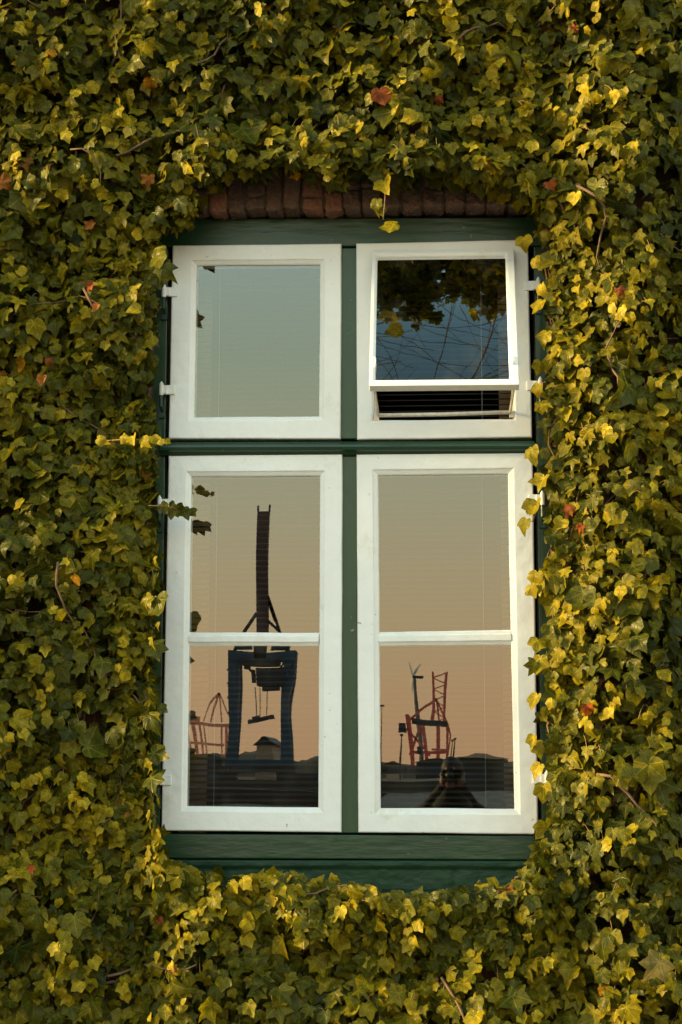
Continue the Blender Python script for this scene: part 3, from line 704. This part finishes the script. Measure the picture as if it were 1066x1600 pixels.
RP = -.30   # plane on which the outline of the gap in the ivy is measured
gap_px = [(243, 352), (262, 342), (298, 336), (312, 292), (360, 272), (430, 262), (520, 290), (560, 272), (640, 285), (690, 272), (760, 292), (800, 298), (826, 322), (850, 348),
          (852, 420), (858, 520), (852, 640), (856, 760), (852, 900), (858, 1000), (850, 1120), (860, 1230), (852, 1300), (834, 1350), (790, 1384), (700, 1402), (610, 1398), (530, 1380), (440, 1370), (345, 1374), (262, 1352),
          (248, 1290), (238, 1200), (246, 1100), (240, 1000), (246, 900), (234, 800), (240, 700), (226, 600), (238, 500), (232, 420)]
gap = [P(u, v, RP) for u, v in gap_px]; gx = np.array([p.x for p in gap]); gz = np.array([p.z for p in gap])
def gap_dist(x, z):      # > 0 outside the gap
    inside = False; n = len(gx); j = n-1; best = 9.
    for i in range(n):
        if (gz[i] > z) != (gz[j] > z) and x < (gx[j]-gx[i])*(z-gz[i])/(gz[j]-gz[i])+gx[i]: inside = not inside
        dx, dz = gx[j]-gx[i], gz[j]-gz[i]; t = max(0, min(1, ((x-gx[i])*dx+(z-gz[i])*dz)/(dx*dx+dz*dz)))
        best = min(best, (x-gx[i]-t*dx)**2+(z-gz[i]-t*dz)**2); j = i
    return -math.sqrt(best) if inside else math.sqrt(best)
XR = P(852, 800, RP).x; XL = P(240, 800, RP).x; ZT = P(550, 280, RP).z; ZB = P(550, 1390, RP).z
def sstep(a): a = min(1, max(0, a)); return a*a*(3-2*a)
def thick(x, z):
    a = .165+.10*noise.noise(Vector((x*2.1, z*2.1, .3)))+.095*noise.noise(Vector((x*5.5, z*5.5, 4.1)))+.04*noise.noise(Vector((x*13, z*13, 8)))
    d = x-XR
    if d > -.02:                        # right of the window the ivy swells away from the frame, then falls back
        a = a*(.55+.45*sstep(d/.25))+.07*sstep((d-.02)/.24)-.16*sstep((d-.26)/.32)+.02
    elif x < XL: a -= .09*sstep(1-(XL-x)/.26)*sstep((ZT+.15-z)/.2)
    if z > ZT: a += .05*sstep(1-(z-ZT)/.3)
    return max(a, .05)
def leaf_col(R, young):
    """per-leaf colour of the leaf itself: mature dark green to young yellow green"""
    t = min(1, max(0, young+R.gauss(0, .11)))
    a, b, c, d = (.021, .027, .0035), (.068, .067, .005), (.225, .168, .005), (.33, .245, .014)
    if t < .4: k = t/.4; q = [a[i]+(b[i]-a[i])*k for i in range(3)]
    elif t < .8: k = (t-.4)/.4; q = [b[i]+(c[i]-b[i])*k for i in range(3)]
    else: k = (t-.8)/.2; q = [c[i]+(d[i]-c[i])*k for i in range(3)]
    if R.random() < .005: q = [q[0]*1.3+.05, q[1]*.85, q[2]*.8]
    return q
ivy = empty('ivy', (0, WY, 0), 'dense green and yellowish ivy covering the brick wall all around the window', 'climbing plant')
R = random.Random(77)
fol = Leaves(); pet = bmesh.new()
tlv, brv = P(0, 0, -.3), P(1066, 1600, -.3)
X0, X1, Z0, Z1 = tlv.x-.85, brv.x+.85, max(brv.z-.5, .02), tlv.z+.45
def try_leaf(x, z, lay, size, young, kind):
    T = thick(x, z); y = WY-.012-T*lay; young = max(.08, young+.30*noise.noise(Vector((x*1.9, z*1.9, 40)))+.14*noise.noise(Vector((x*6, z*6, 20))))
    e_ = .03; gxn = (thick(x+e_, z)-thick(x-e_, z))/(2*e_); gzn = (thick(x, z+e_)-thick(x, z-e_))/(2*e_)
    j = .46
    n = Vector((-gxn*.9+R.gauss(-.12, j), -1, -gzn*.7+R.gauss(.22, j)))
    n.y = -abs(n.y)
    a = R.gauss(0, .55)
    tip = Vector((math.sin(a), R.gauss(-.15, .2), -math.cos(a)))
    c = (x+tip.x*size*.4, z+tip.z*size*.4)
    d = gap_dist(*c)
    if d < size*.42+R.uniform(-.022, .02): return
    fol.add((x, y, z), n, tip, size, leaf_col(R, young), kind, R)
    if lay > .7 and R.random() < .4:
        b = Vector((x, y, z)); k = b+Vector((R.uniform(-.03, .03), R.uniform(.03, .07), R.uniform(-.01, .05)))
        if gap_dist(k.x, k.z) > .01: tube(pet, [b, b.lerp(k, .5)+Vector((0, 0, .008)), k], .0012, 3)
def scatter(n, lay0, lay1, s0, s1, y0, y1, kinds):
    for _ in range(n):
        x, z = R.uniform(X0, X1), R.uniform(Z0, Z1)
        if gap_dist(x, z) < -.02: continue
        try_leaf(x, z, R.uniform(lay0, lay1), min(max(R.lognormvariate(math.log((s0+s1)/2), .22), s0*.7), s1*1.35), R.uniform(y0, y1), R.choice(kinds))
scatter(8400, .12, .5, .040, .070, .05, .40, [0, 1, 1, 3])
scatter(11500, .5, .85, .034, .060, .12, .55, [0, 0, 1, 2, 3])
scatter(11300, .8, 1.06, .029, .053, .28, .64, [0, 1, 1, 2, 4, 1, 0, 3])
scatter(310, .85, 1.0, .065, .085, .15, .4, [0, 1, 1])
EDGE = 1
# closer cover along the rim of the gap
for _ in range(4400):
    k = R.randrange(len(gx)); k2 = (k+1) % len(gx); t = R.random(); o_ = R.uniform(0, .16)
    x = gx[k]+(gx[k2]-gx[k])*t; z = gz[k]+(gz[k2]-gz[k])*t
    L_ = math.hypot(gx[k2]-gx[k], gz[k2]-gz[k]); x += -(gz[k2]-gz[k])/L_*o_; z += (gx[k2]-gx[k])/L_*o_
    if gap_dist(x, z) > 0: try_leaf(x, z, R.uniform(.1, 1.1), R.uniform(.027, .048), R.uniform(.25, .7), R.choice([0, 1, 1, 2, 3]))
# young shoots: strings of small yellowish leaves
for _ in range(620):
    x, z = R.uniform(X0, X1), R.uniform(Z0, Z1); a = R.uniform(-1.2, 1.2); st = R.uniform(.02, .032)
    for k in range(R.randint(3, 6)):
        if gap_dist(x, z) > .02: try_leaf(x+R.uniform(-.02, .02), z, R.uniform(1.0, 1.22), R.uniform(.024, .042), R.uniform(.45, 1.0), R.choice([1, 2, 2, 4, 4]))
        x += math.sin(a)*st; z -= math.cos(a)*st; a += R.uniform(-.3, .3)
foliage = fol.build('foliage', M_leaf, ivy)
from_bm('petioles', pet, M_petiole, ivy)
print('LEAVES', len(fol.v))
# woody stems creeping over the wall
bm = bmesh.new()
def creep(x, z, a, n, r, lay=.3):
    pts = []; rad = []
    for i in range(n):
        if gap_dist(x, z) < .012: a += 1.2; x += .02*math.sin(a); z += .02*math.cos(a); 
        if gap_dist(x, z) < .004: break
        pts.append((x, WY-.006-thick(x, z)*lay+R.uniform(-.008, .008), z)); rad.append(r*(1-.6*i/n))
        x += .04*math.sin(a); z += .04*math.cos(a); a += R.gauss(0, .28)
    if len(pts) > 3: tube(bm, pts, rad, 6)
for _ in range(180): creep(R.uniform(X0, X1), R.uniform(Z0, Z1), R.gauss(0, .6), R.randint(10, 34), R.uniform(.002, .0065), R.uniform(.1, .65))
for u in (228, 234, 222, 866, 872, 860, 880):
    for v in (1340, 1150, 950, 760, 560, 430):
        p = P(u+R.uniform(-5, 5), v+R.uniform(-50, 50), -.18); creep(p.x, p.z, R.gauss(0, .3), 12, R.uniform(.0025, .005), R.uniform(.25, .8))
for u, v, a in ((180, 240, 1.2), (740, 290, .4), (880, 330, -.5), (900, 300, 2.4), (210, 320, 1.9), (130, 450, 2.6), (700, 90, .5), (930, 1210, 1.7), (820, 95, .2), (60, 640, 1.3), (95, 880, 3.3), (690, 1530, 2.5), (160, 1530, 1.4), (290, 110, 1.1)):
    p = P(u, v, -.3); creep(p.x, p.z, a, 9, .005, 1.0)
for _ in range(45):
    x, z = R.uniform(X0, X1), R.uniform(Z0, Z1)
    if gap_dist(x, z) > .05: creep(x, z, R.gauss(0, 1.2), R.randint(5, 11), R.uniform(.0022, .004), R.uniform(.9, 1.02))
from_bm('stem', bm, M_bark, ivy, True)

# single shoots that hang or reach over the window; picture point, depth, size in picture, tip direction, youth
def shoot(name, items, path=None, label=None, m=None):
    rr = random.Random(len(items)*7+int(items[0][0])); par = ivy; nm = name
    if path:
        b_ = bmesh.new(); tube(b_, [P(*q) for q in path], .0018, 5); par = from_bm(name, b_, M_petiole, ivy, True); nm = 'leaf'
        if label: par['label'] = label
    for it in items:
        lv = Leaves(); u, v, y, s, ang, yg = it[:6]; kind = it[6] if len(it) > 6 else rr.choice([1, 2, 0]); nx_, nz_ = (it[7], it[8]) if len(it) > 8 else (rr.uniform(-1.0, .5), rr.uniform(-.2, .8))
        p = P(u, v, y); a = math.radians(ang); tip = Vector((math.sin(a), -.15, -math.cos(a)))
        size = s/F*(CD+y)
        lv.add(p-tip*size*.4, Vector((nx_, -1, nz_)), tip, size, leaf_col(rr, yg), kind, rr, 1.15)
        o = lv.build(nm, m or M_leaf, par)
        if not path and label: o['label'] = label

shoot('hanging_shoot', [(596, 258, -.33, 28, 10, .5, 1), (590, 283, -.34, 26, -30, .4, 0), (606, 296, -.35, 30, 20, .45, 1), (588, 322, -.35, 21, -10, .5, 1), (597, 330, -.34, 16, 15, .5, 2), (606, 352, -.36, 27, -78, .86, 1, 0, .75)],
      [(600, 240, -.3), (603, 290, -.34), (601, 320, -.36), (599, 343, -.36)], 'shoot hanging down in front of the brick lintel')
shoot('reaching_shoot', [(258, 795, -.24, 18, 40, .35, 1), (274, 800, -.22, 24, 50, .3, 0), (289, 805, -.21, 21, 20, .3, 1), (301, 803, -.20, 17, 40, .3, 2), (284, 795, -.22, 14, 80, .35, 2)],
      [(232, 790, -.26), (258, 791, -.24), (285, 797, -.21), (302, 801, -.20)], 'shoot reaching over the top of the lower left casement')
shoot('reaching_shoot', [(160, 690, -.40, 17, 60, .95, 2), (196, 688, -.45, 17, 30, .7, 1), (211, 690, -.48, 18, 20, .85, 1), (227, 691, -.50, 18, 40, .85, 1), (242, 690, -.53, 17, 30, .9, 1), (254, 690, -.55, 13, 80, .85, 2), (263, 690, -.56, 9, 60, .85, 2)],
      [(150, 690, -.34), (200, 686, -.45), (263, 690, -.56)], 'row of small yellow leaves ending beside the transom')
shoot('edge_leaf', [(252, 412, -.34, 30, 20, .35, 1), (261, 425, -.36, 27, 40, .3, 0), (246, 396, -.32, 25, -10, .4, 1), (250, 440, -.30, 26, 10, .3, 1), (252, 948, -.38, 34, 25, .3, 1), (238, 960, -.34, 28, -30, .35, 1), (247, 1222, -.33, 30, 60, .2, 0), (256, 1108, -.36, 14, 60, .25, 2), (250, 1180, -.36, 26, 70, .2, 1), (240, 1130, -.32, 30, 30, .25, 1), (243, 1020, -.32, 28, 20, .3, 0), (250, 340, -.36, 26, 40, .25, 1), (283, 322, -.38, 26, 20, .2, 1)], label='leaf overlapping the left edge of the casements')
shoot('edge_leaf', [(820, 381, -.2, 20, 5, .85, 4, -.3, .2), (840, 412, -.2, 20, 25, .8, 2, -.6, .1)], label='yellow leaf over the top right corner of the window')
shoot('edge_leaf', [(827, 792, -.25, 20, -25, .8, 2), (838, 797, -.25, 27, -5, .75, 1), (818, 822, -.26, 22, -28, .82, 2), (834, 712, -.25, 26, 10, .8, 1), (846, 757, -.24, 26, -30, .6, 0)], [(843, 790, -.22), (832, 815, -.25), (824, 813, -.26)], label='yellow leaves crossing the right edge of the lower right casement')
shoot('edge_leaf', [(836, 905, -.24, 22, -20, .75, 1), (832, 925, -.24, 20, 15, .7, 2), (845, 920, -.24, 24, 0, .7, 1), (838, 1010, -.22, 24, -15, .8, 1), (832, 1045, -.24, 22, -30, .65, 0), (843, 1040, -.24, 26, -10, .7, 1), (836, 1098, -.22, 24, -20, .75, 1), (832, 1160, -.25, 20, -20, .75, 2), (842, 1172, -.24, 22, 20, .7, 1),
      (838, 1205, -.22, 22, -35, .75, 1), (846, 1300, -.22, 24, -30, .8, 1), (838, 610, -.22, 20, -20, .75, 2), (848, 640, -.22, 24, 10, .7, 1), (842, 575, -.22, 20, -10, .7, 1), (850, 530, -.22, 24, -25, .75, 1), (840, 480, -.2, 24, -35, .7, 1), (846, 455, -.2, 22, 0, .75, 2), (850, 1240, -.22, 26, 0, .8, 1)], label='yellowish leaf along the right edge of the casements')
shoot('edge_leaf', [(425, 1362, -.2, 18, 175, .7, 2), (434, 1368, -.2, 17, 150, .8, 1), (408, 1366, -.21, 14, 190, .75, 4), (470, 1372, -.2, 18, 170, .6, 1), (500, 1378, -.2, 19, 160, .8, 1), (518, 1372, -.21, 16, 200, .85, 4), (350, 1366, -.2, 26, 90, .35, 1), (370, 1370, -.2, 18, 170, .6, 1),
      (700, 1402, -.21, 14, 180, .75, 2), (752, 1388, -.2, 22, 170, .6, 1), (660, 1400, -.2, 18, 200, .7, 1), (804, 1382, -.2, 20, 170, .8, 1), (815, 1390, -.22, 18, 120, .8, 4), (255, 1345, -.18, 24, 40, .3, 1), (450, 1380, -.21, 16, 60, .7, 2)], label='young leaf standing up in front of the sill')
# withered leaves caught in the ivy
dead_at = [(596, 152, 30, 'orange brown withered leaf above the lintel'), (684, 155, 15, 'pale orange withered leaf right of the top centre'), (8, 288, 24, 'orange withered leaf at the left edge near the top'), (140, 354, 20, 'orange withered leaf left of the frame head'),
           (140, 449, 17, 'orange withered leaf left of the upper left casement'), (150, 481, 15, 'small orange withered leaf below another left of the upper left casement'), (66, 595, 18, 'red brown withered leaf at far left'), (76, 566, 14, 'small red brown withered leaf at far left'),
           (886, 799, 22, 'bright orange withered leaf right of the lower right casement'), (906, 826, 15, 'small red orange withered leaf right of the lower right casement'), (918, 1110, 18, 'red withered leaf right of the lower pane'), (972, 455, 17, 'orange withered leaf at right beside the upper hinge'),
           (271, 1516, 14, 'orange withered leaf under the left end of the sill'), (196, 1277, 14, 'orange withered leaf left of the sill'), (45, 1360, 17, 'brown withered leaf at lower left'), (248, 1440, 14, 'pink brown withered leaf below the sill'), (895, 45, 14, 'orange withered leaf near the top right'),
           (232, 285, 22, 'dull orange withered leaf left of the lintel'), (862, 292, 18, 'pale orange withered leaf right of the lintel'), (1022, 1516, 40, 'large pale olive leaf with ragged edge at lower right')]
for i, (u, v, s, lb) in enumerate(dead_at):
    lv = Leaves(); rr = random.Random(i+300); p0 = P(u, v, -.3); T = thick(p0.x, p0.z); y = WY-.03-T*1.12; p = P(u, v, y)
    a = rr.uniform(-1, 1); tip = Vector((math.sin(a), -.2, -math.cos(a))); size = s/F*CD*.85
    col = (.14, .11, .03) if i == 19 else rr.choice([(.24, .055, .010), (.19, .045, .012), (.28, .10, .022)])
    lv.add(p-tip*size*.4, Vector((rr.uniform(-.5, .1), -1, rr.uniform(-.1, .3))), tip, size, col, 0 if i == 19 else rr.choice([0, 3, 1]), rr, .8 if i == 19 else 2.2)
    lv.build('withered_leaf', M_dead, ivy)['label'] = lb

# ------------------------------------------------------------ the photographer, mirrored in the lower right pane
def person():
    bm = bmesh.new(); sk = bm.verts.layers.skin.verify()
    B = Vector((0, -6.34, 0))
    joints = {'pelvis': ((0, 0, .93), .15, .11), 'waist': ((0, .01, 1.08), .14, .10), 'chest': ((0, .02, 1.27), .175, .12), 'neckb': ((0, .03, 1.41), .13, .09), 'neck': ((0, .05, 1.48), .075, .07), 'head': ((0, .09, 1.575), .072, .088), 'crown': ((0, .09, 1.65), .068, .085)}
    par = {'waist': 'pelvis', 'chest': 'waist', 'neckb': 'chest', 'neck': 'neckb', 'head': 'neck', 'crown': 'head'}
    for s, t in ((1, 'R'), (-1, 'L')):
        joints.update({'sh'+t: ((.19*s, .02, 1.36), .062, .06), 'el'+t: ((.31*s, .16, 1.22), .045, .043), 'wr'+t: ((.09*s, .24, 1.50), .028, .026), 'pa'+t: ((.068*s, .255, 1.545), .03, .022),
                       'hip'+t: ((.095*s, 0, .88), .085, .085), 'kn'+t: ((.11*s, .02, .50), .056, .056), 'an'+t: ((.12*s, -.02, .10), .038, .04), 'ft'+t: ((.13*s, .13, .04), .035, .03)})
        par.update({'sh'+t: 'neckb', 'el'+t: 'sh'+t, 'wr'+t: 'el'+t, 'pa'+t: 'wr'+t, 'hip'+t: 'pelvis', 'kn'+t: 'hip'+t, 'an'+t: 'kn'+t, 'ft'+t: 'an'+t})
        for k in range(4):
            joints['f%d%s' % (k, t)] = ((.058*s-.004*k*s, .275, 1.585-.02*k), .0085, .0085); par['f%d%s' % (k, t)] = 'pa'+t
            joints['g%d%s' % (k, t)] = ((.034*s, .268+.004*k, 1.592-.02*k), .0075, .0075); par['g%d%s' % (k, t)] = 'f%d%s' % (k, t)
        joints['th'+t] = ((.045*s, .232, 1.535), .010, .010); par['th'+t] = 'pa'+t
    vs = {}
    for k, (p, a, b) in joints.items():
        v = bm.verts.new(B+Vector(p)); v[sk].radius = (a, b); vs[k] = v
    bm.verts.ensure_lookup_table(); vs['pelvis'][sk].use_root = True
    for k, p in par.items(): bm.edges.new((vs[k], vs[p]))
    me = bpy.data.meshes.new('person'); bm.to_mesh(me); bm.free()
    me.materials.append(M_jacket)
    o = bpy.data.objects.new('person', me); C.objects.link(o)
    m_ = o.modifiers.new('skin', 'SKIN'); m_.use_smooth_shade = True; m_ = o.modifiers.new('sub', 'SUBSURF'); m_.levels = 1; m_.render_levels = 2
    tag(o, 'person in dark clothes raising a camera to the eye, mirrored in the lower right pane', 'person')
    def blob(name, c, r, m, par):
        b_ = bmesh.new(); bmesh.ops.create_uvsphere(b_, u_segments=20, v_segments=14, radius=1)
        for v in b_.verts:
            k = 1+.08*noise.noise(v.co*3); v.co = Vector((v.co.x*r[0]*k, v.co.y*r[1]*k, v.co.z*r[2]*k))+B+Vector(c)
        return from_bm(name, b_, m, par, True)
    blob('face', (0, .10, 1.595), (.066, .08, .098), M_skin, o); blob('hair', (0, .065, 1.645), (.078, .095, .085), M_hair, o); blob('hair', (0, .03, 1.53), (.095, .085, .125), M_hair, o); blob('nose', (0, .19, 1.59), (.012, .014, .018), M_skin, o)
    for s in (-1, 1):
        blob('ear', (.076*s, .09, 1.60), (.01, .02, .03), M_skin, o); blob('hand', (.062*s, .262, 1.56), (.024, .026, .042), M_skin, o)
person()
cm = empty('camera_in_hands', (0, -6.07, 1.6), 'black camera held up by the mirrored person', 'camera')
bm = bmesh.new(); box(bm, (0, -6.085, 1.60), (.135, .05, .085)); box(bm, (0, -6.085, 1.652), (.05, .05, .022)); o = from_bm('body', bm, M_camera, cm); bevel(o, .006)
bm = bmesh.new(); tube(bm, [(0, -6.06, 1.6), (0, -6.012, 1.6)], [.032, .034], 20); from_bm('lens', bm, M_camera, cm, True)
